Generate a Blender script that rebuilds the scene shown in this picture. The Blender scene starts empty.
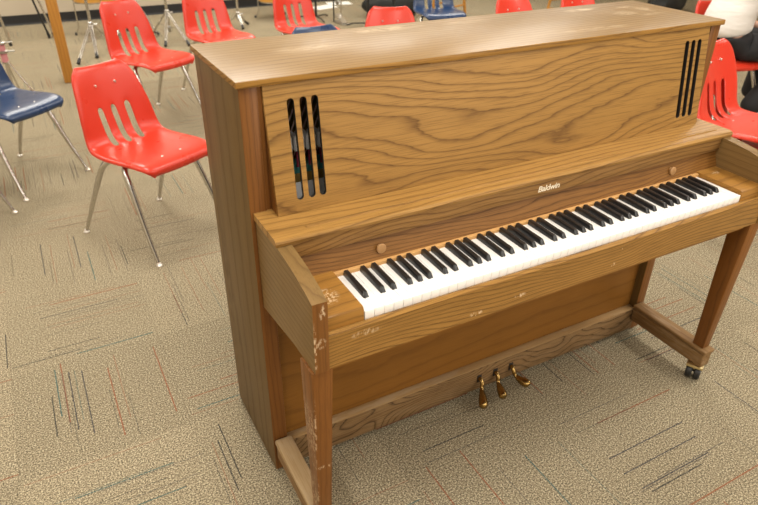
import bpy, bmesh, math, random
from mathutils import Vector, Matrix
random.seed(7)
COL = bpy.context.scene.collection
PI = math.pi

# ------------------------------------------------------------------ helpers
def link(o, parent=None):
    COL.objects.link(o)
    if parent is not None: o.parent = parent
    return o
def thing(name, label, cat, loc=(0,0,0), rz=0.0, group=None):
    o = bpy.data.objects.new(name, None); link(o)
    o.empty_display_size = .1
    o.location = loc; o.rotation_euler = (0,0,rz)
    o['label'] = label; o['category'] = cat
    if group: o['group'] = group
    return o
def smooth(me, ang=35):
    for p in me.polygons: p.use_smooth = True
    try: me.set_sharp_from_angle(angle=math.radians(ang))
    except Exception: pass
def obj(name, bm, mat, parent=None, sm=35, label=None):
    me = bpy.data.meshes.new(name); bm.normal_update(); bm.to_mesh(me); bm.free()
    for m in (mat if isinstance(mat, (list, tuple)) else [mat]): me.materials.append(m)
    if sm: smooth(me, sm)
    o = bpy.data.objects.new(name, me); link(o, parent)
    if label: o['label'] = label
    return o
def struct(name, bm, mat):
    o = obj(name, bm, mat, None, 0); o['kind'] = 'structure'; return o
def new(): return bmesh.new()
def box(bm, x0, x1, y0, y1, z0, z1, bev=0.0, seg=2, mi=0):
    vs = [bm.verts.new(p) for p in ((x0,y0,z0),(x1,y0,z0),(x1,y1,z0),(x0,y1,z0),(x0,y0,z1),(x1,y0,z1),(x1,y1,z1),(x0,y1,z1))]
    fs = [bm.faces.new([vs[i] for i in f]) for f in ((0,3,2,1),(4,5,6,7),(0,1,5,4),(1,2,6,5),(2,3,7,6),(3,0,4,7))]
    for f in fs: f.material_index = mi
    if bev:
        es = list({e for f in fs for e in f.edges})
        bmesh.ops.bevel(bm, geom=es, offset=bev, segments=seg, affect='EDGES', profile=.5)
    return vs
def hexa(bm, b, t, bev=0.0, seg=2):
    # b, t: four points each, same winding
    vs = [bm.verts.new(p) for p in list(b)+list(t)]
    fs = [bm.faces.new([vs[i] for i in f]) for f in ((0,3,2,1),(4,5,6,7),(0,1,5,4),(1,2,6,5),(2,3,7,6),(3,0,4,7))]
    if bev:
        es = list({e for f in fs for e in f.edges})
        bmesh.ops.bevel(bm, geom=es, offset=bev, segments=seg, affect='EDGES', profile=.5)
def prism_x(bm, pts, x0, x1, bev=0.0):
    # pts: (y,z) outline counter-clockwise seen from +x
    a = [bm.verts.new((x0,y,z)) for y,z in pts]; b = [bm.verts.new((x1,y,z)) for y,z in pts]
    n = len(pts); fs = [bm.faces.new(a[::-1]), bm.faces.new(b)]
    for i in range(n): fs.append(bm.faces.new((a[i],a[(i+1)%n],b[(i+1)%n],b[i])))
    if bev:
        es = [e for e in fs[0].edges]+[e for e in fs[1].edges]
        bmesh.ops.bevel(bm, geom=es, offset=bev, segments=2, affect='EDGES', profile=.5)
def tube(bm, pts, rad, n=10, cap=True):
    pts = [Vector(p) for p in pts]
    if not isinstance(rad, (list, tuple)): rad = [rad]*len(pts)
    rings = []
    t0 = (pts[1]-pts[0]).normalized()
    up = Vector((0,0,1)) if abs(t0.z) < .9 else Vector((1,0,0))
    nv = t0.cross(up).normalized()
    for i, p in enumerate(pts):
        if i == 0: t = t0
        elif i == len(pts)-1: t = (pts[-1]-pts[-2]).normalized()
        else: t = ((pts[i]-pts[i-1]).normalized()+(pts[i+1]-pts[i]).normalized()).normalized()
        nv = (nv - t*nv.dot(t)).normalized(); bv = t.cross(nv)
        rings.append([bm.verts.new(p+(nv*math.cos(2*PI*k/n)+bv*math.sin(2*PI*k/n))*rad[i]) for k in range(n)])
    for a, b in zip(rings, rings[1:]):
        for k in range(n): bm.faces.new((a[k], a[(k+1)%n], b[(k+1)%n], b[k]))
    if cap:
        bm.faces.new(rings[0][::-1]); bm.faces.new(rings[-1])
def arc(pts, n=6):
    # Catmull-Rom through points
    P = [Vector(p) for p in pts]; P = [P[0]*2-P[1]]+P+[P[-1]*2-P[-2]]; out = []
    for i in range(1, len(P)-2):
        for k in range(n):
            t = k/n; a,b,c,d = P[i-1:i+3]
            out.append(.5*((2*b)+(c-a)*t+(2*a-5*b+4*c-d)*t*t+(3*b-a-3*c+d)*t**3))
    out.append(P[-2]); return out
def lathe(bm, prof, c=(0,0,0), axis='Z', n=16):
    c = Vector(c); rings = []
    def mp(r, h, a):
        x, y = r*math.cos(a), r*math.sin(a)
        return c+{'Z':Vector((x,y,h)),'Y':Vector((x,h,-y)),'X':Vector((h,x,y))}[axis]
    for r, h in prof: rings.append([bm.verts.new(mp(max(r,1e-5), h, 2*PI*k/n)) for k in range(n)])
    for a, b in zip(rings, rings[1:]):
        for k in range(n): bm.faces.new((a[k], a[(k+1)%n], b[(k+1)%n], b[k]))
    bm.faces.new(rings[0][::-1]); bm.faces.new(rings[-1])
def copy_tree(o, parent=None):
    c = o.copy(); COL.objects.link(c)
    if parent is not None: c.parent = parent
    for ch in list(o.children): copy_tree(ch, c)
    return c

# ------------------------------------------------------------------ materials
def srgb(r, g, b):
    f = lambda c: (c/255/12.92) if c/255 <= .04045 else ((c/255+.055)/1.055)**2.4
    return (f(r), f(g), f(b), 1)
def mat(name, col, rough=.5, metal=0.0, spec=.5, coat=0.0):
    m = bpy.data.materials.new(name); m.use_nodes = True
    b = m.node_tree.nodes['Principled BSDF']
    b.inputs['Base Color'].default_value = col
    b.inputs['Roughness'].default_value = rough
    b.inputs['Metallic'].default_value = metal
    b.inputs['Specular IOR Level'].default_value = spec
    b.inputs['Coat Weight'].default_value = coat
    return m
class N:
    def __init__(s, m): s.t = m.node_tree; s.b = s.t.nodes['Principled BSDF']
    def n(s, typ, **kw):
        x = s.t.nodes.new(typ)
        for k, v in kw.items():
            if k.startswith('i_'):
                key = k[2:]; key = int(key) if key.isdigit() else key
                x.inputs[key].default_value = v
            else: setattr(x, k, v)
        return x
    def l(s, a, b): s.t.links.new(a, b)
    def val(s, sock, x):
        if isinstance(x, (int, float)): sock.default_value = x
        else: s.l(x, sock)
    def m(s, op, a, b=0.0, c=0.0, clamp=False):
        x = s.n('ShaderNodeMath', operation=op); x.use_clamp = clamp
        s.val(x.inputs[0], a); s.val(x.inputs[1], b); s.val(x.inputs[2], c)
        return x.outputs[0]
    def mix(s, f, a, b, typ='MIX'):
        x = s.n('ShaderNodeMix', data_type='RGBA', blend_type=typ)
        s.val(x.inputs[0], f)
        for k, v in ((6, a), (7, b)):
            if isinstance(v, tuple): x.inputs[k].default_value = v
            else: s.l(v, x.inputs[k])
        return x.outputs[2]
    def xyz(s, v):
        x = s.n('ShaderNodeSeparateXYZ'); s.l(v, x.inputs[0]); return x.outputs
    def vec(s, a, b, c):
        x = s.n('ShaderNodeCombineXYZ')
        for i, v in enumerate((a, b, c)): s.val(x.inputs[i], v)
        return x.outputs[0]
    def noise(s, v, scale=1.0, detail=2.0, rough=.5):
        x = s.n('ShaderNodeTexNoise'); s.l(v, x.inputs['Vector'])
        x.inputs['Scale'].default_value = scale; x.inputs['Detail'].default_value = detail; x.inputs['Roughness'].default_value = rough
        return x.outputs[0]
    def ramp(s, f, stops):
        x = s.n('ShaderNodeValToRGB'); s.val(x.inputs[0], f); e = x.color_ramp.elements
        while len(e) < len(stops): e.new(.5)
        for k, (p, c) in enumerate(stops): e[k].position = p; e[k].color = c if isinstance(c, tuple) else (c,c,c,1)
        return x.outputs[0]

def oak(name, grain='X', light=(.340,.175,.040,1), dark=(.080,.033,.009,1), freq=38, amp=7.0, seed=0.0, contrast=.75,
        rough=.33, worn=0.0, stretch=1.1, wornz=None, cross=None):
    m = mat(name, light, rough, spec=.2)
    q = N(m); tc = q.n('ShaderNodeTexCoord').outputs['Object']; X, Y, Z = q.xyz(tc)
    g, a, b = {'X':(X,Z,Y), 'Y':(Y,Z,X), 'Z':(Z,X,Y)}[grain]
    if cross == 'Y': a, b = Y, Z
    a = q.m('ADD', a, seed*1.37); g0 = q.m('ADD', g, seed*3.1)
    low = q.noise(q.vec(q.m('MULTIPLY', g0, stretch), q.m('MULTIPLY', a, 4.5), q.m('MULTIPLY', b, 4.5)), 1.0, 1.5, .45)
    jag = q.noise(q.vec(q.m('MULTIPLY', g0, 14), q.m('MULTIPLY', a, 60), q.m('MULTIPLY', b, 60)), 1.0, 2, .6)
    v = q.m('ADD', q.m('ADD', q.m('MULTIPLY', a, freq), q.m('MULTIPLY', b, freq*.35)), q.m('MULTIPLY', low, amp))
    v = q.m('ADD', v, q.m('MULTIPLY', jag, .45))
    fr = q.m('FRACT', v)
    band = q.ramp(fr, [(0.0, .95), (.08, .22), (.35, 0.0), (.74, .12), (.90, .55), (1.0, .95)])
    pores = q.noise(q.vec(q.m('MULTIPLY', g0, 9), q.m('MULTIPLY', a, 420), q.m('MULTIPLY', b, 420)), 1.0, 2, .6)
    pore = q.ramp(pores, [(.49, 0.0), (.62, .9)])
    f = q.m('MULTIPLY', q.m('MAXIMUM', q.m('MULTIPLY', band, q.m('ADD', q.m('MULTIPLY', pores, 1.1), .35)), q.m('MULTIPLY', pore, .5)), contrast, clamp=True)
    tone = q.noise(q.vec(q.m('MULTIPLY', g0, 1.2), q.m('MULTIPLY', a, 9), q.m('MULTIPLY', b, 9)), 1.0, 2)
    base = q.mix(tone, tuple(c*.82 for c in light[:3])+(1,), tuple(min(1,c*1.18) for c in light[:3])+(1,))
    col = q.mix(f, base, dark)
    if worn:
        w = q.noise(q.vec(q.m('MULTIPLY', g0, 5), q.m('MULTIPLY', a, 30), q.m('MULTIPLY', b, 30)), 1.0, 4, .65)
        wm = q.ramp(w, [(.50, 0.0), (.62, worn)])
        col = q.mix(wm, col, (.42,.31,.19,1))
    q.l(col, q.b.inputs['Base Color'])
    q.l(q.m('ADD', q.m('MULTIPLY', f, .18), rough), q.b.inputs['Roughness'])
    bp = q.n('ShaderNodeBump'); bp.inputs['Strength'].default_value = .06; bp.inputs['Distance'].default_value = .001
    q.l(pores, bp.inputs['Height']); q.l(bp.outputs[0], q.b.inputs['Normal'])
    return m

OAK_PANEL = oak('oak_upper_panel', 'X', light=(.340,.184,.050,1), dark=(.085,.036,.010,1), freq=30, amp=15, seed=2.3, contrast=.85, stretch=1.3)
OAK_X = oak('oak_grain_across', 'X', freq=60, amp=8, seed=5.1, contrast=.95)
OAK_RAIL = oak('oak_rail', 'X', light=(.30,.160,.052,1), freq=80, amp=15, seed=9.4, contrast=.95, stretch=1.6)
OAK_FALL = oak('oak_fallboard', 'X', light=(.235,.105,.024,1), dark=(.06,.024,.007,1), freq=80, amp=16, seed=4.2, contrast=.9, stretch=1.8, rough=.42)
OAK_SHELF = oak('oak_shelf', 'X', light=(.37,.20,.055,1), freq=44, amp=7, seed=1.2, contrast=.75, cross='Y')
OAK_Z = oak('oak_grain_up', 'Z', light=(.20,.080,.020,1), dark=(.07,.026,.008,1), freq=70, amp=5, seed=3.3, contrast=.65, stretch=.6)
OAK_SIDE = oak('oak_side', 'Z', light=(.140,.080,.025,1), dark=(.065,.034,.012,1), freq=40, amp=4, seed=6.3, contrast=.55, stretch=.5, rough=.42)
OAK_ARM = oak('oak_arm', 'Y', light=(.215,.130,.048,1), dark=(.08,.040,.013,1), freq=60, amp=4, seed=8.3, contrast=.55, stretch=.8, rough=.38)
OAK_LOWER = oak('oak_lower_panel', 'X', light=(.22,.095,.018,1), dark=(.10,.038,.008,1), freq=14, amp=4, seed=7.7, contrast=.5, rough=.38)
OAK_KICK = oak('oak_kick', 'X', light=(.235,.140,.062,1), dark=(.050,.024,.009,1), freq=42, amp=22, seed=12.7, contrast=1.1, rough=.5, worn=.10, stretch=2.6)
OAK_TOE = oak('oak_toe', 'Y', light=(.22,.125,.05,1), dark=(.10,.05,.018,1), freq=50, amp=4, seed=2.7, contrast=.6, rough=.5, worn=.3)
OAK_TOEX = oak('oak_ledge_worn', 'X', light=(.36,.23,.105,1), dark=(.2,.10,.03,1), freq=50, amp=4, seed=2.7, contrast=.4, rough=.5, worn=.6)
OAK_TOEW = oak('oak_toe_worn', 'Y', light=(.40,.28,.15,1), dark=(.2,.10,.03,1), freq=50, amp=4, seed=2.7, contrast=.6, rough=.5, worn=.9)

def lid_mat():
    m = oak('oak_lid', 'X', light=(.265,.160,.060,1), dark=(.13,.068,.024,1), freq=50, amp=5, seed=15.2, contrast=.7, rough=.33, cross='Y')
    m.node_tree.nodes['Principled BSDF'].inputs['Specular IOR Level'].default_value = .36
    q = N(m); X, Y, Z = q.xyz(q.n('ShaderNodeTexCoord').outputs['Object'])
    src = q.b.inputs['Base Color'].links[0].from_socket
    ns = q.noise(q.vec(q.m('MULTIPLY', X, 22), q.m('MULTIPLY', Y, 90), 0.0), 1.0, 4, .7)
    col = src
    # rubbed patches and scratches in the finish: (x, y, rx, ry, strength)
    for cx, cy, rx, ry, st in ((-.245,.615,.14,.035,.55), (.02,.60,.10,.022,.3), (.46,.60,.075,.022,.75), (.55,.50,.05,.03,.6), (.635,.575,.05,.012,.7), (.62,.46,.07,.012,.6), (-.5,.50,.12,.04,.25), (.30,.37,.16,.02,.3), (.66,.53,.03,.05,.5)):
        dx = q.m('DIVIDE', q.m('SUBTRACT', X, cx), rx); dy = q.m('DIVIDE', q.m('SUBTRACT', Y, cy), ry)
        d = q.m('ADD', q.m('MULTIPLY', dx, dx), q.m('MULTIPLY', dy, dy))
        k = q.m('MULTIPLY', q.m('SUBTRACT', 1.0, d, clamp=True), st)
        k = q.m('MULTIPLY', k, q.ramp(ns, [(.42, 0.0), (.58, 1.0)]))
        col = q.mix(k, col, (.78,.62,.42,1))
    q.l(col, q.b.inputs['Base Color'])
    return m
OAK_LID = lid_mat()

def scuffed(name, base_kw, spots, axes):
    # small bare-wood chips in the finish around given points
    m = oak(name, **base_kw); q = N(m); P = q.n('ShaderNodeTexCoord').outputs['Object']; X, Y, Z = q.xyz(P)
    A = {'X':X,'Y':Y,'Z':Z}; col = q.b.inputs['Base Color'].links[0].from_socket
    ns = q.noise(q.vec(q.m('MULTIPLY', X, 160), q.m('MULTIPLY', Y, 160), q.m('MULTIPLY', Z, 70)), 1.0, 3, .65)
    for a0, b0, ra, rb, st in spots:
        da = q.m('DIVIDE', q.m('SUBTRACT', A[axes[0]], a0), ra); db = q.m('DIVIDE', q.m('SUBTRACT', A[axes[1]], b0), rb)
        d = q.m('ADD', q.m('MULTIPLY', da, da), q.m('MULTIPLY', db, db))
        k = q.m('MULTIPLY', q.m('SUBTRACT', 1.0, d, clamp=True), q.ramp(ns, [(.50, 0.0), (.58, st)]))
        col = q.mix(q.m('MULTIPLY', k, 1.0, clamp=True), col, (.74,.56,.36,1))
    q.l(col, q.b.inputs['Base Color']); return m
ARM_FRONT = scuffed('oak_arm_scuffed', dict(grain='Z', light=(.215,.088,.022,1), freq=70, amp=4, seed=3.9, contrast=.65, stretch=.6),
                    [(-.718,.785,.008,.025,.8), (-.737,.70,.004,.07,1.0), (-.724,.71,.014,.015,.7), (.72,.76,.01,.03,.6)], 'XZ')
LEG_MAT = scuffed('oak_leg_scuffed', dict(grain='Z', light=(.21,.082,.019,1), freq=70, amp=4, seed=5.9, contrast=.6, stretch=.6),
                  [(-.742,.45,.004,.12,.5), (-.72,.33,.03,.008,.7), (-.74,.2,.005,.1,.5)], 'XZ')
BLOCK_MAT = scuffed('oak_block_scuffed', dict(grain='X', light=(.34,.165,.036,1), freq=60, amp=6, seed=1.9, contrast=.6),
                    [(-.668,.075,.030,.035,.9), (.66,.13,.02,.01,.8)], 'XY')
SLIP_MAT = scuffed('oak_slip_scuffed', dict(grain='X', light=(.34,.178,.045,1), freq=90, amp=14, seed=9.4, contrast=.95, stretch=1.7),
                   [(-.33,.65,.02,.008,1.2), (.11,.655,.01,.012,1.2), (.13,.705,.004,.01,1.2), (-.62,.7,.04,.01,.6), (-.2,.66,.02,.006,1)], 'XZ')
SHELF_EDGE = OAK_SHELF

WHITEKEY = mat('white_key_plastic', (.88,.87,.85,1), .22, spec=.5)
BLACKKEY = mat('black_key_plastic', (.012,.012,.013,1), .28, spec=.55)
FELT = mat('key_strip_wood', srgb(196,150,92), .6)
BRASS = mat('aged_brass', (.38,.25,.09,1), .27, metal=1.0)
KNOBM = mat('knob_wood', (.40,.22,.09,1), .4)
BLACKRUB = mat('black_rubber', (.015,.015,.016,1), .45)
PLATE = mat('caster_plate_brass', (.75,.62,.35,1), .35, metal=1.0)
IRON = mat('dark_interior', (.012,.009,.007,1), .7)
HAM_WOOD = mat('hammer_shank_wood', (.85,.60,.52,1), .5)
HAM_FELT = mat('hammer_felt', (.9,.9,.92,1), .8)
TEAL = mat('teal_felt', (.06,.28,.28,1), .8)
GOLDP = mat('gold_iron_plate', (.5,.34,.10,1), .4, metal=.6)
MAROON = mat('maroon_felt', (.25,.02,.05,1), .8)
RED = mat('red_chair_plastic', (.60,.036,.016,1), .30, spec=.5)
BLUE = mat('navy_chair_plastic', (.012,.035,.10,1), .22, spec=.6)
CHROME = mat('chrome_tube', (.62,.60,.57,1), .22, metal=1.0)
CHROMED = mat('worn_chrome', (.5,.48,.45,1), .32, metal=1.0)
RIVET = mat('rivet_metal', (.85,.80,.75,1), .3, metal=.9)
BLACKMET = mat('black_painted_steel', (.012,.012,.012,1), .45)
LOGO = mat('gilt_decal', (.85,.75,.58,1), .45)
for nm, m_ in (('r', RED), ('b', BLUE)):
    q = N(m_); P = q.n('ShaderNodeTexCoord').outputs['Object']
    bp = q.n('ShaderNodeBump'); bp.inputs['Strength'].default_value = .08; bp.inputs['Distance'].default_value = .001
    q.l(q.noise(P, 350, 2), bp.inputs['Height']); q.l(bp.outputs[0], q.b.inputs['Normal'])
    q.l(q.m('ADD', q.m('MULTIPLY', q.noise(P, 9, 3), .15), .22), q.b.inputs['Roughness'])

def carpet():
    m = mat('carpet_tile', (.3,.26,.2,1), .95, spec=.1); q = N(m)
    P = q.n('ShaderNodeTexCoord').outputs['Object']; X, Y, Z = q.xyz(P)
    T = .5
    u = q.m('DIVIDE', q.m('ADD', X, .42+T*40), T); v = q.m('DIVIDE', q.m('ADD', Y, .38+T*40), T)
    i, j = q.m('FLOOR', u), q.m('FLOOR', v); fu, fv = q.m('FRACT', u), q.m('FRACT', v)
    par = q.m('MODULO', q.m('ADD', i, j), 2.0)       # 1 -> lines along x
    c = q.m('ADD', q.m('MULTIPLY', par, fv), q.m('MULTIPLY', q.m('SUBTRACT', 1.0, par), fu))
    l = q.m('ADD', q.m('MULTIPLY', par, fu), q.m('MULTIPLY', q.m('SUBTRACT', 1.0, par), fv))
    tile = q.m('ADD', q.m('MULTIPLY', i, 13.13), q.m('MULTIPLY', j, 7.77))
    def wn(a, b, w):
        x = q.n('ShaderNodeTexWhiteNoise', noise_dimensions='3D'); q.l(q.vec(a, b, w), x.inputs['Vector']); return x.outputs
    wob = q.noise(P, 260, 2, .7)
    # loop pile speckle
    sp = q.noise(P, 210, 3, .75); sp2 = q.noise(P, 90, 2, .6); big = q.noise(P, 3.2, 3)
    tv = wn(i, j, 5.5)[0]
    base = q.ramp(sp, [(.38, (.045,.036,.024,1)), (.46, (.195,.160,.108,1)), (.54, (.37,.31,.200,1)), (.62, (.68,.60,.43,1))])
    base = q.mix(q.m('MULTIPLY', sp2, .35), base, (.25,.205,.13,1))
    br = q.m('ADD', q.m('ADD', .85, q.m('MULTIPLY', tv, .15)), q.m('MULTIPLY', big, .12))
    base = q.mix(1.0, base, q.vec(br, br, br), 'MULTIPLY')
    # fine ribs along the pile direction
    rib = q.m('MULTIPLY', q.m('PINGPONG', q.m('MULTIPLY', c, 90.0), 1.0), .10)
    base = q.mix(rib, base, (.12,.10,.07,1))
    col = base
    for K, seed, width, thr, strength in ((24.0, 1.7, .0040, .78, 1.0), (37.0, 9.3, .0030, .82, .6)):
        kc = q.m('MULTIPLY', c, K); k = q.m('FLOOR', kc)
        r = wn(tile, k, seed); r2 = wn(tile, k, seed+3.1); r3 = wn(tile, k, seed+6.2)
        on = q.m('GREATER_THAN', r[0], thr)
        dc = q.m('ABSOLUTE', q.m('SUBTRACT', q.m('FRACT', kc), .5))
        line = q.m('LESS_THAN', q.m('ADD', dc, q.m('MULTIPLY', q.m('SUBTRACT', wob, .5), .03)), width*K)
        a0 = q.m('MULTIPLY', r2[0], .45); a1 = q.m('ADD', a0, q.m('ADD', .35, q.m('MULTIPLY', r3[0], .45)))
        ext = q.m('MULTIPLY', q.m('GREATER_THAN', l, a0), q.m('LESS_THAN', l, a1))
        hue = q.ramp(r3[0], [(0.0, (.035,.035,.035,1)), (.34, (.04,.10,.10,1)), (.5, (.04,.04,.05,1)), (.70, (.24,.075,.035,1)), (1.0, (.13,.045,.03,1))])
        q.t.nodes[-1].color_ramp.interpolation = 'CONSTANT'
        bits = q.ramp(sp, [(.40, 1.0), (.62, .65)])
        f = q.m('MULTIPLY', q.m('MULTIPLY', q.m('MULTIPLY', on, line), ext), q.m('MULTIPLY', bits, strength))
        col = q.mix(f, col, hue)
    # seams
    e = q.m('MINIMUM', q.m('MINIMUM', fu, q.m('SUBTRACT', 1.0, fu)), q.m('MINIMUM', fv, q.m('SUBTRACT', 1.0, fv)))
    col = q.mix(q.m('MULTIPLY', q.m('LESS_THAN', e, .003), .18), col, (.09,.075,.055,1))
    q.l(col, q.b.inputs['Base Color'])
    bp = q.n('ShaderNodeBump'); bp.inputs['Strength'].default_value = .7; bp.inputs['Distance'].default_value = .004
    q.l(sp, bp.inputs['Height']); q.l(bp.outputs[0], q.b.inputs['Normal'])
    return m
CARPET = carpet()
WALLM = mat('painted_block_wall', (.50,.43,.33,1), .8)
q = N(WALLM); P = q.n('ShaderNodeTexCoord').outputs['Object']
q.l(q.mix(q.noise(P, 1.5, 3), (.47,.40,.30,1), (.54,.47,.37,1)), q.b.inputs['Base Color'])
CEILM = mat('ceiling_tile', (.8,.79,.76,1), .9)
COVE = mat('black_cove_base', (.012,.012,.014,1), .5)

# ------------------------------------------------------------------ room
XL, XR, YF, YB, H = -4.5, 7.5, -4.5, 7.42, 2.85
bm = new(); box(bm, XL, XR, YF, YB, -.05, 0); struct('floor', bm, CARPET)
bm = new(); box(bm, XL, XR, YF, YB, H, H+.05); struct('ceiling', bm, CEILM)
bm = new(); box(bm, XL, XR, YB, YB+.1, 0, H); struct('wall_back', bm, WALLM)
bm = new(); box(bm, XL-.1, XL, YF, YB, 0, H); struct('wall_left', bm, WALLM)
bm = new(); box(bm, XR, XR+.1, YF, YB, 0, H); struct('wall_right', bm, WALLM)
bm = new(); box(bm, XL, XR, YF-.1, YF, 0, H); struct('wall_front', bm, WALLM)
bm = new(); prism_x(bm, [(YB-.013,.0),(YB,.0),(YB,.105),(YB-.005,.105),(YB-.006,.02)], XL, XR); struct('baseboard_back', bm, COVE)

# ------------------------------------------------------------------ piano
PN = thing('upright_piano', 'worn oak upright piano standing open on grey-tan carpet', 'piano')
# case sides
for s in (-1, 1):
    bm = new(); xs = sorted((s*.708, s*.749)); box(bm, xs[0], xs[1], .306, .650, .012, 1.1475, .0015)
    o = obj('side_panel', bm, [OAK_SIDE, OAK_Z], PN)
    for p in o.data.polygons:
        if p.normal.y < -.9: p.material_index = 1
bm = new(); box(bm, -.708, .708, .628, .650, .02, 1.147); obj('back_panel', bm, IRON, PN)
bm = new(); box(bm, -.7545, .7545, .298, .660, 1.148, 1.163, .002)
lid = obj('lid', bm, [OAK_LID, OAK_X], PN, label='top lid with pale rubbed patches and scratches')
for p in lid.data.polygons:
    if p.normal.y < -.5 or abs(p.normal.x) > .9: p.material_index = 1
# upper panel with slots (tilted: top back, bottom forward)
cu = bpy.data.curves.new('panel_curve', 'CURVE'); cu.dimensions = '2D'; cu.fill_mode = 'BOTH'; cu.extrude = .0045; cu.bevel_depth = .0008
def poly(pts):
    sp = cu.splines.new('POLY'); sp.points.add(len(pts)-1); sp.use_cyclic_u = True
    for p, (x, y) in zip(sp.points, pts): p.co = (x, y, 0, 1)
PH = .2885
poly([(-.697, 0), (.697, 0), (.697, PH), (-.697, PH)])
SLOTS = (-.640, -.611, -.584, .605, .632, .659)
for sx in SLOTS:
    r = .0088; z0, z1 = .028+r, .256-r; pts = []
    for k in range(9): a = k*PI/8; pts.append((sx+r*math.cos(a), z1+r*math.sin(a)))
    for k in range(9): a = PI+k*PI/8; pts.append((sx+r*math.cos(a), z0+r*math.sin(a)))
    poly(pts[::-1])
tmp = bpy.data.objects.new('panel_tmp', cu); COL.objects.link(tmp)
dg = bpy.context.evaluated_depsgraph_get(); dg.update()
me = bpy.data.meshes.new_from_object(tmp.evaluated_get(dg)); me.name = 'front_panel'
bpy.data.objects.remove(tmp)
tilt = math.atan2(.040, .2845)
M = Matrix.Translation((0, .2685, .8615)) @ Matrix.Rotation(PI/2 - tilt, 4, 'X')
me.transform(M)
me.materials.clear(); me.materials.append(OAK_PANEL); me.materials.append(IRON)
for p in me.polygons:
    if abs(p.center.x) < .694 and abs(p.normal.y) < .75 and .872 < p.center.z < 1.135: p.material_index = 1
front_panel = bpy.data.objects.new('front_panel', me); link(front_panel, PN)
for s in (-1, 1):
    xs = sorted((s*.6965, s*.6800)); bm = new()
    prism_x(bm, [(.270,.8615),(.320,.8615),(.322,1.1475),(.311,1.1475)], xs[0], xs[1]); obj('panel_return', bm, OAK_Z, PN)
    xs = sorted((s*.7075, s*.6975)); bm = new()
    prism_x(bm, [(.309,.8615),(.322,.8615),(.322,1.147),(.309,1.147)], xs[0], xs[1]); obj('stop_strip', bm, OAK_Z, PN)
# action seen through the slots
bm = new(); box(bm, -.706, .706, .56, .60, .66, 1.12); obj('iron_plate', bm, GOLDP, PN)
bm = new(); box(bm, -.700, .700, .40, .44, .70, .868, .002); obj('damper_felt', bm, HAM_FELT, PN)
bm = new(); box(bm, -.700, .700, .40, .44, .8685, .892, .002); obj('gold_rail', bm, GOLDP, PN)
bm = new(); box(bm, -.700, .700, .40, .44, .8925, .915, .002); obj('action_rail', bm, TEAL, PN)
hm = new(); hf = new(); hs = new()
for k in range(88):
    x = -.675+k*1.35/87
    tube(hm, [(x, .385, .916), (x+.006, .40, .955)], .003, 5)
    box(hf, x-.0055, x+.0055, .385, .425, .955, .995, .003, 1)
    tube(hs, [(x-.05, .46, .90), (x+.05, .46, 1.13)], .0022, 4)
obj('hammer_shanks', hm, MAROON, PN)['kind'] = 'stuff'
obj('hammer_heads', hf, HAM_FELT, PN)['kind'] = 'stuff'
obj('strings', hs, HAM_WOOD, PN)['kind'] = 'stuff'
# music shelf
bm = new(); prism_x(bm, [(.164,.8445),(.318,.8445),(.318,.861),(.176,.861),(.166,.858),(.162,.852)], -.742, .742, .0)
obj('music_shelf', bm, OAK_SHELF, PN)
bm = new(); prism_x(bm, [(.190,.8605),(.198,.8605),(.197,.8635),(.191,.8635)], -.66, .70); obj('music_ledge', bm, OAK_SHELF, PN)
# name board (above the gap) and fallboard (below)
bm = new(); box(bm, -.706, .706, .169, .190, .804, .8442, .001); obj('name_board', bm, OAK_RAIL, PN)
bm = new(); prism_x(bm, [(.160,.748),(.195,.748),(.204,.801),(.180,.801)], -.706, .706)
fb = obj('fallboard', bm, OAK_FALL, PN)
for kx in (-.487, .503):
    bm = new(); lathe(bm, [(.008,.004),(.0085,-.002),(.0115,-.003),(.0125,-.006),(.0115,-.0085),(.006,-.0095)], (kx,.169,.775), 'Y', 18)
    obj('knob', bm, KNOBM, fb)
bm = new(); box(bm, -.614, .614, .150, .162, .737, .7485, .001); obj('key_strip', bm, FELT, PN)
# decal
tcu = bpy.data.curves.new('decal', 'FONT'); tcu.body = 'Baldwin'; tcu.size = .027; tcu.shear = .12; tcu.align_x = 'CENTER'; tcu.offset = .0004; tcu.extrude = .0003; tcu.space_character = .92
tt = bpy.data.objects.new('decal_tmp', tcu); COL.objects.link(tt); dg = bpy.context.evaluated_depsgraph_get(); dg.update()
me = bpy.data.meshes.new_from_object(tt.evaluated_get(dg)); me.name = 'name_decal'; bpy.data.objects.remove(tt)
me.transform(Matrix.Translation((.018, .1685, .8155)) @ Matrix.Rotation(PI/2, 4, 'X') @ Matrix.Diagonal((.95,.85,1,1)))
me.materials.clear(); me.materials.append(LOGO)
dec = bpy.data.objects.new('name_decal', me); link(dec, PN); dec['label'] = 'gilt maker name lettered on the board above the keys'
# key bed, slip
bm = new(); box(bm, -.706, .706, .005, .330, .612, .636); box(bm, -.614, .614, .02, .33, .636, .716); obj('key_bed', bm, OAK_LOWER, PN)
bm = new(); prism_x(bm, [(-.014,.634),(.004,.634),(.004,.7185),(-.004,.7215),(-.014,.7185)], -.7055, .7055); obj('key_slip', bm, SLIP_MAT, PN)
# cheek arms
for s in (-1, 1):
    xs = sorted((s*.706, s*.7395)); bm = new()
    top = [(.040,.8255),(.075,.8335),(.120,.8395),(.165,.8435),(.305,.8435)]
    prism_x(bm, [(-.018,.634),(.10,.631),(.305,.600)] + top[::-1] + [(.010,.8185),(-.018,.8105)], xs[0], xs[1], .0014)
    o = obj('arm', bm, [OAK_ARM, ARM_FRONT], PN)
    for p in o.data.polygons:
        if p.normal.y < -.9: p.material_index = 1
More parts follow.
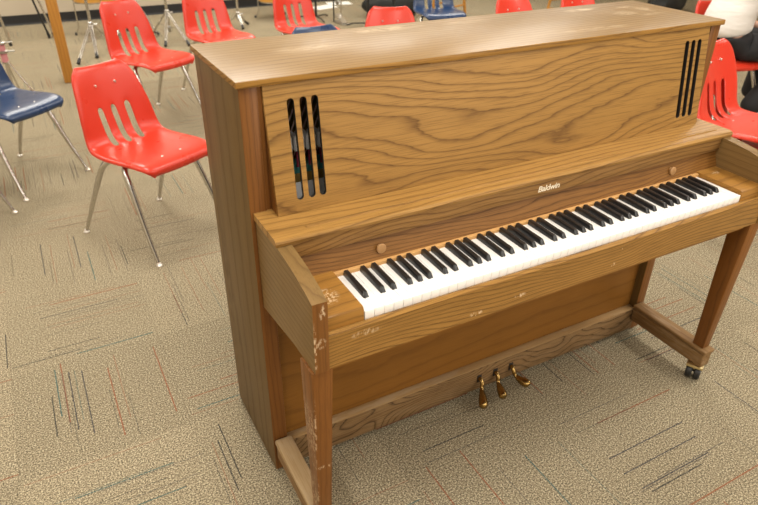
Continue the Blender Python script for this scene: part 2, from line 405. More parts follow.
# key blocks
for s in (-1, 1):
    xs = sorted((s*.6145, s*.7055)); bm = new()
    prism_x(bm, [(.004,.700),(.168,.700),(.168,.752),(.012,.752),(.006,.749),(.004,.743)], xs[0], xs[1], .0012); obj('key_block', bm, BLOCK_MAT, PN)
# keys
x0 = -.6127; pitch = 1.2254/52
def key_mesh(name, white):
    bm = new()
    if white: box(bm, -pitch/2+.0003, pitch/2-.0003, .0045, .152, .716, .7395, .0012, 2)
    else:
        w, w2 = .0068, .0052
        b = [(-w,.046,.7385),(w,.046,.7385),(w,.150,.7385),(-w,.150,.7385)]
        t = [(-w2,.055,.7515),(w2,.055,.7515),(w2,.150,.7525),(-w2,.150,.7525)]
        hexa(bm, b, t, .0012, 2)
    me = bpy.data.meshes.new(name); bm.to_mesh(me); bm.free(); me.materials.append(WHITEKEY if white else BLACKKEY); smooth(me, 40); return me
KW, KB = key_mesh('white_key', True), key_mesh('black_key', False)
note = 9   # A
for k in range(52):
    o = bpy.data.objects.new('white_key', KW); link(o, PN); o.location = (x0+pitch*(k+.5), 0, 0)
    nn = 'ABCDEFG'[k % 7]
    if nn in 'ACDFG' and k < 51:
        off = {'A':.0025,'C':-.0025,'D':.0025,'F':-.003,'G':0}[nn]
        b = bpy.data.objects.new('black_key', KB); link(b, PN); b.location = (x0+pitch*(k+1)+off, 0, 0)
# lower case
bm = new(); box(bm, -.707, .707, .336, .350, .085, .640); obj('lower_panel', bm, OAK_LOWER, PN)
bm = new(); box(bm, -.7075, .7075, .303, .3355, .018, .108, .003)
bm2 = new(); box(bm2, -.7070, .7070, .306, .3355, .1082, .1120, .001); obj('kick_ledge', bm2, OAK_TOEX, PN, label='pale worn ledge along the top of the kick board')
kick = obj('kick_board', bm, OAK_KICK, PN, label='greyed kick board with strong grain')
# legs, toes, casters
for s in (-1, 1):
    xa, xb = (s*.697, s*.747) if s < 0 else (.684, .734)
    X0, X1 = sorted((xa, xb)); xc = (X0+X1)/2
    bm = new(); t = .0245; b = .0165; yt0, yt1 = -.014, .050; yb0, yb1 = .004, .044
    hexa(bm, [(xc-b,yb0,.138),(xc+b,yb0,.138),(xc+b,yb1,.138),(xc-b,yb1,.138)], [(xc-t,yt0,.634),(xc+t,yt0,.634),(xc+t,yt1,.634),(xc-t,yt1,.634)], .002)
    obj('leg', bm, LEG_MAT, PN)
    bm = new(); box(bm, xc-.022, xc+.022, -.012, .302, .066, .122, .006, 3)
    tb = obj('toe_block', bm, OAK_TOE, PN, label='bare worn toe block joining leg to case')
    bm = new(); box(bm, xc-.025, xc+.025, -.016, .302, .1222, .1378, .005, 3); obj('toe_cap', bm, OAK_TOEW if s < 0 else OAK_TOE, tb)
    cang = math.radians(-62)
    def rotc(b_, ang=cang, c_=(xc, .018, 0)):
        bmesh.ops.rotate(b_, cent=c_, matrix=Matrix.Rotation(ang, 3, 'Z'), verts=b_.verts)
    bm = new(); box(bm, xc-.027, xc+.027, -.012, .042, .0555, .0655, .001); lathe(bm, [(.008,.035),(.008,.0565)], (xc,.018,0), 'Z', 10)
    rotc(bm); cst = obj('caster', bm, PLATE, PN, label='brass plate and fork of caster')
    for q_ in (-1, 1):
        bm = new(); lathe(bm, [(.006,-.0105),(.0235,-.0105),(.0272,-.006),(.0272,.006),(.0235,.0105),(.006,.0105)], (xc+q_*.0135, .014, .0274), 'X', 24)
        rotc(bm); obj('wheel', bm, BLACKRUB, cst)
    bm = new(); lathe(bm, [(.0045,-.005),(.0045,.005)], (xc,.014,.0274), 'X', 8); rotc(bm); obj('axle', bm, BLACKRUB, cst)
# rear casters carry the back of the case
for s in (-1, 1):
    for yy in (.36, .60):
        bm = new(); lathe(bm, [(.004,-.012),(.018,-.012),(.018,.012),(.004,.012)], (s*.66, yy, .018), 'X', 16); obj('wheel', bm, BLACKRUB, PN)
# pedals
for k, (px, fl, ln) in enumerate(((-.022,-.036,.066),(.045,-.020,.060),(.112,.020,.052))):
    bm = new()
    path = arc([(px,.312,.066),(px,.294,.066),(px,.284,.056),(px+fl*.15,.278,.042),(px+fl*.5,.278-ln*.35,.034),(px+fl,.278-ln*.8,.031),(px+fl*1.15,.278-ln,.026)], 4)
    n = len(path); rads = []
    for i in range(n):
        f = i/(n-1)
        rads.append(.0070 if f < .55 else .0070+.0085*math.sin(min(1, (f-.55)/.28)*PI/2) if f < .90 else .0155-.0080*((f-.90)/.10))
    tube(bm, path, rads, 14)
    obj('pedal', bm, BRASS, PN)
    bm = new(); box(bm, px-.009, px+.009, .3015, .3035, .050, .080, .0005); obj('pedal_slot', bm, IRON, PN)

# ------------------------------------------------------------------ chairs
def shell_mesh(kind):
    bm = new()
    rows = [(.256,.398,.150,0),(.262,.418,.172,0),(.254,.436,.186,0),(.225,.446,.196,0),(.16,.448,.204,.0),(.08,.443,.208,0),(-.01,.437,.207,0),(-.092,.440,.202,0),
            (-.115,.450,.199,.004),(-.138,.476,.194,.010),(-.152,.515,.189,.016),(-.166,.560,.184,.020),(-.178,.598,.178,.022),(-.196,.655,.167,.022),(-.212,.705,.156,.018),(-.225,.740,.143,.012),(-.233,.760,.122,.006),(-.244,.767,.108,.003),(-.255,.761,.104,0)]
    A = .0125; S = (-.070, 0.0, .070)
    grid = []
    for r, (v, z, hw, wing) in enumerate(rows):
        inner = [c+d for c in S for d in (-A, A)]
        us = [-hw, -hw*.97, -(hw+.0845)/2] + inner[:2] + [-.035] + inner[2:4] + [.035] + inner[4:] + [(hw+.0845)/2, hw*.97, hw]
        # tangent based normal (v,z plane)
        a = rows[max(0,r-1)]; b = rows[min(len(rows)-1,r+1)]; t = Vector((b[0]-a[0], b[1]-a[1])).normalized()
        nrm = Vector((-t.y, t.x)) if False else Vector((t.y, -t.x))   # faces the sitter: up on seat, forward on back
        if nrm.y < 0 and r < 8: nrm = -nrm
        if r >= 8 and nrm.x < 0: nrm = -nrm
        row = []
        for c, u in enumerate(us):
            f = abs(u)/hw
            lift = (.010 + wing)*f*f
            if c in (0, len(us)-1): lift -= .020
            row.append(bm.verts.new((u, v+nrm.x*lift, z+nrm.y*lift)))
        grid.append(row)
    nc = len(grid[0]); hole_rows = range(7, 12) ; hole_cols = (3, 6, 9)
    for r in range(len(rows)-1):
        for c in range(nc-1):
            if r in hole_rows and c in hole_cols: continue
            bm.faces.new((grid[r][c], grid[r][c+1], grid[r+1][c+1], grid[r+1][c]))
    bmesh.ops.recalc_face_normals(bm, faces=bm.faces)
    me = bpy.data.meshes.new(kind); bm.to_mesh(me); bm.free()
    for p in me.polygons: p.use_smooth = True
    return me
SHELL = {}
def make_chair(name, matl):
    t = thing(name, '', 'chair')
    me = shell_mesh('seat_shell'); me.materials.append(matl)
    o = bpy.data.objects.new('seat_shell', me); link(o, t)
    md = o.modifiers.new('s', 'SOLIDIFY'); md.thickness = .006; md.offset = 0
    md = o.modifiers.new('b', 'SUBSURF'); md.levels = 2; md.render_levels = 2
    for su in (-1, 1):
        for sv in (-1, 1):
            bm = new()
            pts = arc([(su*.10, sv*.045+.02, .418), (su*.155, sv*.055+.02, .412), (su*.178, sv*.075+.015, .388), (su*.186, sv*.11+.01, .33), (su*.205, sv*.20, .14), (su*.218, sv*.262, .014)], 5)
            n = len(pts); rads = [.0135 if i/(n-1) < .62 else .0135-.0055*((i/(n-1)-.62)/.38) for i in range(n)]
            tube(bm, pts, rads, 10); lg = obj('leg', bm, CHROME, t, 60)
            bm = new(); lathe(bm, [(.007,.0),(.014,.001),(.0145,.005),(.010,.010),(.007,.016)], (su*.2195, sv*.2675, 0), 'Z', 12); obj('glide', bm, RIVET, lg)
    for sv in (-1, 1):
        bm = new(); tube(bm, [(-.105, sv*.045+.02, .418), (.105, sv*.045+.02, .418)], .011, 8); obj('seat_frame', bm, CHROMED, t)
    for u, v, z, ax in ((-.05,-.199,.690,'b'),(.05,-.199,.690,'b'),(-.05,.19,.4485,'s'),(.05,.19,.4485,'s'),(0,-.04,.4385,'s')):
        bm = new()
        if ax == 's': lathe(bm, [(.006,-.004),(.006,.001),(.004,.003),(.001,.0035)], (u, v, z), 'Z', 10)
        else: lathe(bm, [(.0058,-.006),(.0058,.003),(.004,.0055),(.001,.006)], (u, v, z), 'Y', 10)
        obj('rivet', bm, RIVET, t)
    return t
RC = make_chair('red_school_chair', RED); BC = make_chair('blue_school_chair', BLUE)
used = set()
def place(proto, x, y, head, label, group, z=0.0):
    # head: direction the sitter faces, degrees from +x
    o = proto if proto.name not in used else copy_tree(proto)
    used.add(o.name); o.location = (x, y, z); o.rotation_euler = (0, 0, math.radians(head-90))
    o['label'] = label; o['category'] = 'chair'; o['group'] = group
    return o
G1 = 'red plastic school chairs around the room'; G2 = 'navy plastic school chairs around the room'
place(RC, -.736, 1.965, -62.6, 'nearest red plastic chair, standing whole in view on carpet left of the piano', G1)
place(RC, -.395, 3.60, -62.6, 'red plastic chair directly behind the nearest red chair, in front of the chrome stands', G1)
place(RC, .205, 4.02, -78, 'red plastic chair behind the back left corner of the piano top', G1)
place(RC, .90, 3.98, -80, 'red plastic chair whose slotted back rises behind the sliver of a navy chair', G1)
place(RC, .95, 2.63, -113, 'red chair whose round back top with two rivets shows above the middle of the piano', G1)
place(RC, 2.03, 2.60, -90, 'red chair back just showing over the piano beside the wooden stool legs', G1)
place(RC, 2.67, 2.64, -92, 'red chair back peeking over the piano, furthest right of those behind it', G1)
place(RC, 1.80, .80, -80, 'lower red chair of the stack by the right end of the piano', G1)
place(RC, 1.80, .775, -80, 'upper red chair of the stack by the right end of the piano', G1, .085)
place(RC, 3.23, 1.90, -97, 'red chair under the seated person in white shirt and black trousers', G1)
place(BC, -1.29, 2.955, -51, 'navy plastic chair at left picture edge, seat front pointing towards the red chair', G2)
place(BC, -1.69, 2.55, -51, 'navy chair mostly out of view at lower left, only its chrome front leg showing', G2)
place(BC, .355, 2.27, -90, 'navy chair whose back top shows as a thin strip above the piano top', G2)
place(BC, 2.28, 4.15, -105, 'navy slotted chair far behind the piano, between black poles and wooden stool', G2)

# ------------------------------------------------------------------ percussion stands and poles
def tripod_stand(x, y, h, feet, label, top='cymbal', name='cymbal_stand', hub=.27, group=None):
    t = thing(name, label, 'stand', (x, y, 0), 0, group)
    bm = new(); tube(bm, [(0,0,.10),(0,0,h*.55)], .014, 10); tube(bm, [(0,0,h*.55),(0,0,h)], .009, 10); obj('pole', bm, CHROME, t)
    bm = new(); lathe(bm, [(.016,hub-.03),(.024,hub-.02),(.024,hub+.02),(.016,hub+.03)], (0,0,0), 'Z', 14); tube(bm, [(.02,0,hub),(.055,0,hub)], [.006,.010], 8); obj('collar', bm, CHROMED, t)
    bm = new(); lathe(bm, [(.015,h*.55-.03),(.022,h*.55-.02),(.022,h*.55+.015),(.012,h*.55+.02)], (0,0,0), 'Z', 14); tube(bm, [(0,.02,h*.55),(0,.06,h*.55)], [.005,.011], 8); obj('wing_clamp', bm, CHROMED, t)
    for fx, fy in feet:
        d = Vector((fx, fy, 0)); R = d.length; d = d/R; s = Vector((-d.y, d.x, 0))*.009
        bm = new()
        for q_ in (-1, 1): tube(bm, [Vector((0,0,hub))+d*.02+s*q_, d*(R-.02)+Vector((0,0,.030))+s*q_], .0062, 8)
        tube(bm, [Vector((0,0,.13))+d*.015, d*(R*.5)+Vector((0,0,hub*.55))], .005, 8)
        lg = obj('leg', bm, CHROME, t)
        bm = new(); tube(bm, [d*(R-.045)+Vector((0,0,.048)), d*(R)+Vector((0,0,.016))], [.014,.016], 10); obj('rubber_foot', bm, BLACKRUB, lg)
    bm = new(); lathe(bm, [(.012,.08),(.018,.09),(.018,.14),(.012,.15)], (0,0,0), 'Z', 12); obj('lower_collar', bm, CHROMED, t)
    if top == 'cymbal':
        bm = new(); lathe(bm, [(.19,h-.012),(.10,h),(.035,h+.008),(.015,h+.028),(.001,h+.03),(.001,h+.025),(.035,h+.004),(.10,h-.004),(.19,h-.014)][::-1], (0,0,0), 'Z', 36); obj('cymbal', bm, BRASS, t)
    return t
YEL = mat('amber_drum_shell', (.55,.26,.04,1), .3, coat=.5)
SKIN_D = mat('drum_head', (.8,.78,.72,1), .5)
a3 = lambda r, a: [(r*math.cos(math.radians(a+k*120)), r*math.sin(math.radians(a+k*120))) for k in range(3)]
def drum(x, y, z0, h, r, label):
    t = thing('floor_tom_drum', label, 'drum', (x, y, 0))
    bm = new(); lathe(bm, [(r,z0),(r,z0+h)], (0,0,0), 'Z', 40); obj('drum_shell', bm, YEL, t)
    for zz in (z0-.004, z0+h-.012):
        bm = new(); lathe(bm, [(r+.001,zz),(r+.010,zz+.002),(r+.010,zz+.014),(r+.001,zz+.016)], (0,0,0), 'Z', 40); obj('hoop', bm, CHROME, t)
    bm = new(); lathe(bm, [(r-.002,z0+h),(r-.002,z0+h+.003)], (0,0,0), 'Z', 40); obj('drum_head', bm, SKIN_D, t)
    for k in range(3):
        a = math.radians(40+k*120); c, s = math.cos(a), math.sin(a)
        bm = new(); tube(bm, [((r+.012)*c,(r+.012)*s,z0+h*.7),((r+.012)*c,(r+.012)*s,.08),((r+.05)*c,(r+.05)*s,.012)], .006, 8)
        box(bm, (r+.008)*c-.015, (r+.008)*c+.015, (r+.008)*s-.015, (r+.008)*s+.015, z0+h*.35, z0+h*.5, .003)
        lg = obj('leg', bm, CHROME, t)
        bm = new(); lathe(bm, [(.010,0),(.013,.004),(.012,.02),(.008,.028)], ((r+.052)*c,(r+.052)*s,0), 'Z', 10); obj('rubber_foot', bm, BLACKRUB, lg)
    return t
GS = 'chrome percussion stands by the back wall'
drum(-.36, 6.55, .34, .36, .20, 'amber drum on chrome legs against back wall, above the nearest red chairs')
tripod_stand(-.52, 5.70, 1.05, [(-.20,-.34),(-.02,-.17),(.22,.22)], 'chrome tripod stand with rubber feet beside the wooden post', 'none', 'drum_stand', group=GS)
tripod_stand(.24, 6.0, 1.30, [(-.16,.22),(.10,-.36),(-.12,-.30)], 'chrome cymbal stand between two red chairs, tripod legs spread wide', 'cymbal', group=GS)
tripod_stand(-.06, 6.35, 1.2, a3(.26,95), 'chrome stand partly hidden behind the second red chair back', 'none', 'drum_stand', hub=.45, group=GS)
tripod_stand(1.06, 6.30, 1.15, a3(.15,30), 'slim chrome stand with knobs between two red chairs behind piano top', 'none', 'hi_hat_stand', hub=.14, group=GS)
drum(1.62, 6.65, .19, .36, .18, 'small amber drum by back wall beside the slim chrome stand')
# pink-wrapped stand at left edge
PINK = mat('pink_wrap', (.55,.22,.24,1), .6)
t = thing('folded_music_stand', 'chrome stand with a pink wrapped collar at left picture edge', 'stand', (-1.25, 4.30, 0))
bm = new(); tube(bm, [(0,0,.03),(0,0,.85)], .012, 10); obj('pole', bm, CHROME, t)
bm = new(); tube(bm, [(0,0,.335),(0,0,.455)], .022, 12); obj('wrap', bm, PINK, t, label='pink wrap')
for zz in (.395, .455):
    bm = new(); lathe(bm, [(.028,zz),(.036,zz+.004),(.036,zz+.016),(.028,zz+.02)], (0,0,0), 'Z', 14); tube(bm, [(.03,0,zz+.01),(.075,0,zz+.01)], .006, 8); obj('clamp', bm, CHROMED, t)
for k in range(3):
    a = math.radians(80+k*120); bm = new(); tube(bm, [(0,0,.36),(.24*math.cos(a),.24*math.sin(a),.02)], .007, 8); lg = obj('leg', bm, CHROME, t)
    bm = new(); lathe(bm, [(.010,0),(.014,.004),(.012,.025),(.008,.03)], (.25*math.cos(a),.25*math.sin(a),0), 'Z', 10); obj('rubber_foot', bm, BLACKRUB, lg)
# wooden post of a heavy table leg
POSTM = oak('orange_pine', 'Z', light=(.50,.235,.05,1), dark=(.20,.075,.018,1), freq=40, amp=5, seed=21, contrast=.55, stretch=.9)
t = thing('wooden_post', 'thick orange-brown wooden post standing between navy chair and chrome stands', 'post', (-.845, 4.85, 0))
bm = new(); box(bm, -.04, .04, -.04, .04, 0, .95, .010, 3); obj('post_shaft', bm, POSTM, t)
bm = new(); box(bm, -.075, .075, -.075, .075, .95, .99, .006); obj('post_cap', bm, POSTM, t)
# chrome legged folding stand near left wall
t = thing('desk_leg_frame', 'pair of slanted chrome legs with black tips in front of the baseboard at left', 'stand', (-.84, 6.60, 0))
for dx in (0, .05):
    bm = new(); tube(bm, [(-.16+dx,.02,.75),(-.02+dx,0,.03)], .010, 8); lg = obj('leg', bm, CHROME if dx else BLACKMET, t)
    bm = new(); tube(bm, [(-.026+dx,0,.06),(-.017+dx,0,.0)], .014, 8); obj('rubber_foot', bm, BLACKRUB, lg)
bm = new(); tube(bm, [(-.18,.02,.75),(-.09,.02,.75)], .012, 8); obj('cross_bar', bm, BLACKMET, t)
t = thing('chrome_support', 'single bright chrome tube leg at upper left corner of the picture', 'stand', (-1.22, 6.40, 0))
bm = new(); tube(bm, [(-.07,0,.70),(-.03,0,.30),(0,0,.02)], .012, 10); obj('tube_leg', bm, CHROME, t)
bm = new(); tube(bm, [(-.004,0,.05),(.001,0,.0)], .016, 10); obj('rubber_foot', bm, BLACKRUB, t)
# black poles (music stands)
def music_stand(x, y, label):
    t = thing('music_stand', label, 'music stand', (x, y, 0), 0, 'black music stands behind the piano')
    bm = new(); tube(bm, [(0,0,.03),(0,0,1.05)], .014, 10); obj('pole', bm, BLACKMET, t)
    for k in range(3):
        a = math.radians(30+k*120); bm = new(); tube(bm, [(0,0,.035),(.17*math.cos(a),.17*math.sin(a),.03),(.24*math.cos(a),.24*math.sin(a),.008)], .008, 8); obj('foot', bm, BLACKMET, t)
    bm = new(); box(bm, -.25, .25, -.03, -.026, 1.0, 1.32, .002); box(bm, -.25, .25, -.09, -.026, .998, 1.002); obj('desk', bm, BLACKMET, t)
music_stand(2.02, 6.35, 'black music stand pole right of the slotted red chair behind piano')
music_stand(2.40, 5.75, 'black music stand pole beside the small chrome pedal stand')
music_stand(2.62, 5.55, 'black music stand pole standing at left of the far navy chair')
# hi-hat pedal
t = thing('hi_hat_pedal', 'small silver foot pedal with frame standing beside black pole', 'pedal', (2.19, 6.02, 0))
bm = new(); box(bm, -.05, .05, -.12, .12, 0, .015, .003); obj('base_plate', bm, CHROMED, t)
bm = new(); hexa(bm, [(-.035,-.11,.016),(.035,-.11,.016),(.035,.10,.085),(-.035,.10,.085)], [(-.035,-.11,.024),(.035,-.11,.024),(.035,.10,.093),(-.035,.10,.093)]); obj('footboard', bm, CHROME, t)
for s in (-1, 1):
    bm = new(); tube(bm, [(s*.048,.09,.012),(s*.048,.09,.26)], .009, 8); obj('upright', bm, CHROME if s > 0 else BLACKMET, t)
bm = new(); tube(bm, [(-.05,.09,.22),(.05,.09,.22)], .008, 8); lathe(bm, [(.03,-.01),(.03,.01)], (0,.09,.22), 'X', 14); obj('drive_axle', bm, CHROMED, t)
# sheets of paper on the floor
PAPER = mat('white_paper', (.85,.85,.82,1), .7)
for x, y, r, lab in ((2.42, 7.02, .3, 'white sheet of paper on floor behind music stand, the nearer one'), (2.72, 7.20, -.2, 'white sheet of paper on floor close to the back wall, the further one')):
    bm = new(); box(bm, -.16, .16, -.11, .11, 0, .0015); o = obj('paper_sheet', bm, PAPER); o.location = (x, y, 0.0); o.rotation_euler = (0,0,r)
    o['label'] = lab; o['category'] = 'paper'; o['group'] = 'paper sheets on the floor'
# wooden stools
def stool(x, y, rz, label):
    t = thing('wooden_stool', label, 'stool', (x, y, 0), rz, 'wooden stools behind the piano')
    bm = new(); lathe(bm, [(.15,.69),(.17,.70),(.17,.72),(.15,.73)], (0,0,0), 'Z', 28); obj('seat', bm, POSTM, t)
    for k in range(4):
        a = math.radians(45+90*k); c, s = math.cos(a), math.sin(a)
        bm = new(); tube(bm, [(.11*c,.11*s,.70),(.21*c,.21*s,0)], [.018,.014], 10); obj('leg', bm, POSTM, t)
    for k in range(4):
        a, b = math.radians(45+90*k), math.radians(135+90*k); zz = .22 if k % 2 else .30; R = .21-.10*zz/.70
        bm = new(); tube(bm, [(R*math.cos(a),R*math.sin(a),zz),(R*math.cos(b),R*math.sin(b),zz)], .009, 8); obj('rung', bm, POSTM, t)
stool(3.02, 5.05, .35, 'wooden stool with splayed legs behind piano, beside the far navy chair')
stool(4.35, 4.70, .2, 'wooden stool with splayed legs behind the red chair backs at right')
# soft black bag
BAGM = mat('black_nylon', (.012,.013,.012,1), .7)
bm = new(); bmesh.ops.create_uvsphere(bm, u_segments=32, v_segments=20, radius=1)
for v in bm.verts:
    c = v.co; c.z = max(c.z, -.75)
    k = 1+.06*math.sin(5*c.x+2*c.y)+.04*math.sin(9*c.y+3*c.z)
    v.co = Vector((c.x*.36*k, c.y*.2*k, (c.z+.75)*.15*k))
t = thing('gig_bag', 'black soft bag lying on floor behind right end of the piano', 'bag', (6.3, 4.9, 0), .3)
obj('bag_body', bm, BAGM, t)
bm = new(); tube(bm, arc([(-.12,0,.24),(-.08,.0,.33),(.08,.0,.33),(.12,0,.24)],5), .009, 8); obj('handle', bm, BAGM, t)

o = copy_tree(t); o.location = (2.98, 6.2, 0); o.rotation_euler = (0,0,-.2); o['label'] = 'black soft bag lying on floor between music stand pole and far navy chair'; o['category'] = 'bag'
for b_ in (t, o): b_['group'] = 'black gig bags on the floor'
# ------------------------------------------------------------------ person
SKINM = mat('skin', (.55,.33,.24,1), .5); q = N(SKINM); q.b.inputs['Subsurface Weight'].default_value = .08
SHIRT = mat('white_cotton', (.80,.77,.74,1), .85)
q = N(SHIRT); P = q.n('ShaderNodeTexCoord').outputs['Object']; X, Y, Z = q.xyz(P)
bp = q.n('ShaderNodeBump'); bp.inputs['Strength'].default_value = .9; bp.inputs['Distance'].default_value = .02
q.l(q.noise(q.vec(q.m('MULTIPLY', X, 3), q.m('MULTIPLY', Y, 3), q.m('MULTIPLY', Z, 16)), 1.0, 3), bp.inputs['Height']); q.l(bp.outputs[0], q.b.inputs['Normal'])
PANTS = mat('black_trousers', (.008,.008,.010,1), .8)
HAIR = mat('brown_hair', (.06,.035,.02,1), .6)
SHOE = mat('black_shoe', (.012,.012,.012,1), .4)
EYE = mat('eye_white', (.8,.8,.8,1), .3)
LIP = mat('lips', (.40,.15,.12,1), .5)
def skin(name, pts, edges, m, parent, sub=2, root=0):
    me = bpy.data.meshes.new(name); me.from_pydata([p[0] for p in pts], edges, [])
    o = bpy.data.objects.new(name, me); link(o, parent); o.modifiers.new('skin', 'SKIN')
    if not me.skin_vertices: bpy.context.view_layer.update()
    for i, p in enumerate(pts):
        r = p[1] if isinstance(p[1], tuple) else (p[1], p[1])
        me.skin_vertices[0].data[i].radius = r
        me.skin_vertices[0].data[i].use_root = (i == root)
    s = o.modifiers.new('sub', 'SUBSURF'); s.levels = sub; s.render_levels = sub
    dg = bpy.context.evaluated_depsgraph_get(); dg.update()
    nm = bpy.data.meshes.new_from_object(o.evaluated_get(dg)); nm.name = name
    bpy.data.objects.remove(o)
    nm.materials.clear(); nm.materials.append(m)
    for p in nm.polygons: p.use_smooth = True
    oo = bpy.data.objects.new(name, nm); link(oo, parent); return oo
# local frame: +y = facing, +x = right side, origin on floor below the seat centre
PE = thing('person', 'seated person in white t-shirt and black trousers, turned away at right picture edge', 'person', (3.14, 1.84, 0), math.radians(-22-90))
body = [((0,-.02,.54),(.10,.085)), ((0,-.05,.68),(.115,.08)), ((0,.0,.84),(.14,.10)), ((0,.09,.97),(.145,.10)), ((0,.12,1.05),(.06,.055)), ((0,.15,1.13),(.05,.05)),
        ((.095,.04,.535),(.075,.07)), ((.13,.25,.525),(.060,.060)), ((.15,.44,.50),(.058,.058)), ((.15,.30,.28),(.050,.052)), ((.15,.16,.09),(.034,.036)),
        ((-.095,.04,.535),(.075,.07)), ((-.13,.25,.525),(.060,.060)), ((-.15,.44,.50),(.058,.058)), ((-.15,.42,.28),(.052,.055)), ((-.15,.40,.09),(.035,.036)),
        ((.19,.10,1.0),(.055,.055)), ((.25,.10,.86),(.045,.045)), ((.27,.13,.72),(.036,.038)), ((.21,.27,.64),(.032,.032)), ((.17,.34,.615),(.022,.026)),
        ((-.19,.10,1.0),(.055,.055)), ((-.25,.10,.86),(.045,.045)), ((-.27,.13,.72),(.036,.038)), ((-.21,.27,.64),(.032,.032)), ((-.17,.34,.615),(.022,.026))]
be = [(0,1),(1,2),(2,3),(3,4),(4,5),(0,6),(6,7),(7,8),(8,9),(9,10),(0,11),(11,12),(12,13),(13,14),(14,15),(3,16),(16,17),(17,18),(18,19),(19,20),(3,21),(21,22),(22,23),(23,24),(24,25)]
skin('body', body, be, SKINM, PE)
sh = [((0,-.03,.585),(.180,.175)), ((0,-.055,.69),(.180,.170)), ((0,.0,.84),(.180,.140)), ((0,.09,.97),(.165,.120)), ((0,.115,1.035),(.085,.075)),
      ((.20,.10,1.0),(.078,.075)), ((.255,.10,.88),(.070,.068)), ((.262,.105,.80),(.068,.066)), ((-.20,.10,1.0),(.078,.075)), ((-.255,.10,.88),(.070,.068)), ((-.262,.105,.80),(.068,.066))]
skin('shirt', sh, [(0,1),(1,2),(2,3),(3,4),(3,5),(5,6),(6,7),(3,8),(8,9),(9,10)], SHIRT, PE)
pa = [((0,-.03,.535),(.180,.145)), ((0,-.03,.60),(.165,.145)),
      ((.10,.06,.545),(.115,.10)), ((.135,.25,.535),(.105,.095)), ((.15,.445,.505),(.09,.088)), ((.15,.30,.28),(.080,.083)), ((.15,.165,.10),(.070,.076)),
      ((-.10,.06,.545),(.115,.10)), ((-.135,.25,.535),(.105,.095)), ((-.15,.445,.505),(.09,.088)), ((-.15,.425,.28),(.082,.085)), ((-.15,.40,.10),(.072,.078))]
skin('trousers', pa, [(0,1),(0,2),(2,3),(3,4),(4,5),(5,6),(0,7),(7,8),(8,9),(9,10),(10,11)], PANTS, PE)
for s in (-1, 1):
    dy = -.235 if s > 0 else 0.0
    skin('shoe', [((s*.15,.37+dy,.045),(.042,.045)), ((s*.15,.46+dy,.042),(.046,.040)), ((s*.155,.56+dy,.034),(.044,.032)), ((s*.155,.61+dy,.030),(.03,.024))], [(0,1),(1,2),(2,3)], SHOE, PE)
    # hand resting on the thigh: palm and five fingers
    base = Vector((s*.165, .355, .638)); fw = Vector((-s*.25, .95, -.10)).normalized(); sd = Vector((s*1.0, .25, 0)).normalized()
    pts = [(tuple(base), (.026,.015)), (tuple(base+fw*.05), (.034,.014)), (tuple(base+fw*.085), (.034,.012))]; ed = [(0,1),(1,2)]
    skin('palm', pts, ed, SKINM, PE)
    for k, (o_, L) in enumerate(((-.030,.068),(-.010,.078),(.010,.074),(.029,.058))):
        p0 = base+fw*.075+sd*o_; p1 = p0+fw*(L*.5); p2 = p1+fw*(L*.3)+Vector((0,0,-.012)); p3 = p2+fw*(L*.15)+Vector((0,0,-.016))
        skin('finger', [(tuple(p0),.009), (tuple(p1),.0088), (tuple(p2),.008), (tuple(p3),.007)], [(0,1),(1,2),(2,3)], SKINM, PE)
    p0 = base+fw*.02-sd*.022; p1 = p0+fw*.03-sd*.022; p2 = p1+fw*.028-sd*.008+Vector((0,0,-.008))
    skin('thumb', [(tuple(p0),.012), (tuple(p1),.010), (tuple(p2),.0085)], [(0,1),(1,2)], SKINM, PE)
# head
bm = new(); bmesh.ops.create_uvsphere(bm, u_segments=32, v_segments=24, radius=1)
hc = Vector((0,.175,1.235))
for v in bm.verts:
    c = v.co.copy(); x, y, z = c
    w = .075*(1-.28*max(0,-z)**1.3); d = .095; hz = .118
    if z < 0: y = y*.92+.10*max(0,-z)*max(0,y)
    v.co = hc+Vector((x*w, y*d, z*hz))
    if y > .75 and abs(x) < .22 and -.35 < z < .05: v.co.y += .020*(1-abs(x)/.22)
hd = obj('head', bm, SKINM, PE, 80)
for s in (-1, 1):
    bm = new(); bmesh.ops.create_uvsphere(bm, u_segments=14, v_segments=10, radius=.012); bmesh.ops.translate(bm, vec=hc+Vector((s*.030,.082,.008)), verts=bm.verts); obj('eye', bm, EYE, hd)
    bm = new(); bmesh.ops.create_uvsphere(bm, u_segments=14, v_segments=10, radius=1); bmesh.ops.scale(bm, vec=(.009,.018,.030), verts=bm.verts); bmesh.ops.translate(bm, vec=hc+Vector((s*.074,-.002,-.004)), verts=bm.verts); obj('ear', bm, SKINM, hd)
bm = new(); bmesh.ops.create_uvsphere(bm, u_segments=16, v_segments=10, radius=1); bmesh.ops.scale(bm, vec=(.024,.008,.008), verts=bm.verts); bmesh.ops.translate(bm, vec=hc+Vector((0,.088,-.058)), verts=bm.verts); obj('mouth', bm, LIP, hd)
bm = new(); bmesh.ops.create_uvsphere(bm, u_segments=32, v_segments=24, radius=1)
for v in bm.verts:
    x, y, z = v.co
    if y > .35 and z < .45: y = .35; 
    v.co = hc+Vector((x*.086, y*.106-.008, z*(.128 if z > 0 else .10)+.006))
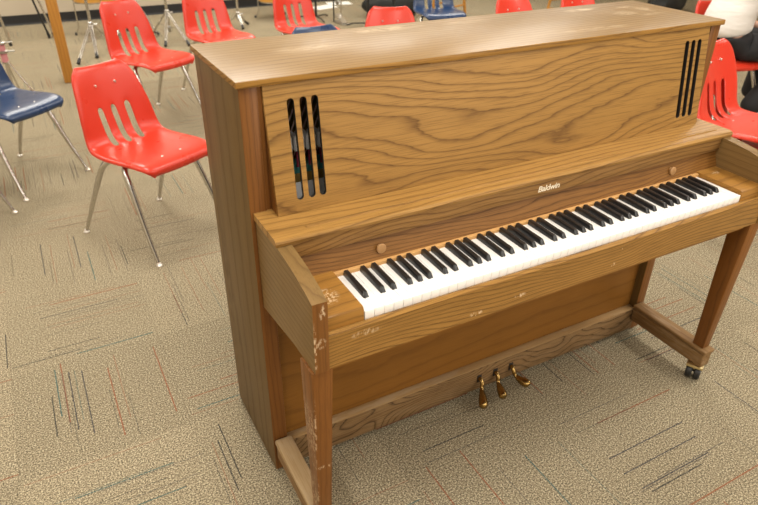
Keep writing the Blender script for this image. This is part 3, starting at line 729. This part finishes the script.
obj('hair', bm, HAIR, hd, 80)

# ------------------------------------------------------------------ light
def area(name, loc, sx, sy, power, col=(1,.95,.86), rot=(0,0,0)):
    l = bpy.data.lights.new(name, 'AREA'); l.shape = 'RECTANGLE'; l.size = sx; l.size_y = sy; l.energy = power; l.color = col
    o = bpy.data.objects.new(name, l); link(o); o.location = loc; o.rotation_euler = rot; return o
for ix, x in enumerate((-3.0, -.6, 1.8, 4.2)):
    for iy, y in enumerate((-2.9, -.4, 2.1, 4.6, 6.6)):
        area('ceiling_fluorescent', (x, y, H-.02), .6, 1.2, 38)
# fill light added behind and to the right of the photographer, source unseen
area('front_right_fill', (2.6, YF+.05, 1.6), 3.0, 1.6, 70, (1,.97,.92), (math.radians(-90), 0, PI))
w = bpy.data.worlds.new('world'); bpy.context.scene.world = w; w.use_nodes = True
w.node_tree.nodes['Background'].inputs[0].default_value = (.8,.78,.74,1); w.node_tree.nodes['Background'].inputs[1].default_value = .3

# ------------------------------------------------------------------ camera
pan, tilt_, roll, F = .5045, -.5416, .0152, 635.85
fw = Vector((math.sin(pan)*math.cos(tilt_), math.cos(pan)*math.cos(tilt_), math.sin(tilt_)))
r_ = Vector((math.cos(pan), -math.sin(pan), 0)); u_ = r_.cross(fw)
r2 = r_*math.cos(roll)+u_*math.sin(roll); u2 = -r_*math.sin(roll)+u_*math.cos(roll)
cam = bpy.data.cameras.new('camera'); co = bpy.data.objects.new('camera', cam); link(co)
co.matrix_world = Matrix(((r2.x,u2.x,-fw.x,-1.1094),(r2.y,u2.y,-fw.y,-.9526),(r2.z,u2.z,-fw.z,1.5327),(0,0,0,1)))
cam.sensor_width = 36; cam.sensor_fit = 'HORIZONTAL'; cam.lens = F*36/758; cam.clip_start = .05
cam.dof.use_dof = True; cam.dof.focus_distance = 1.75; cam.dof.aperture_fstop = 5.0
sc = bpy.context.scene; sc.camera = co
sc.view_settings.view_transform = 'Standard'; sc.view_settings.look = 'None'; sc.view_settings.gamma = 1
sc.view_settings.exposure = 0.0
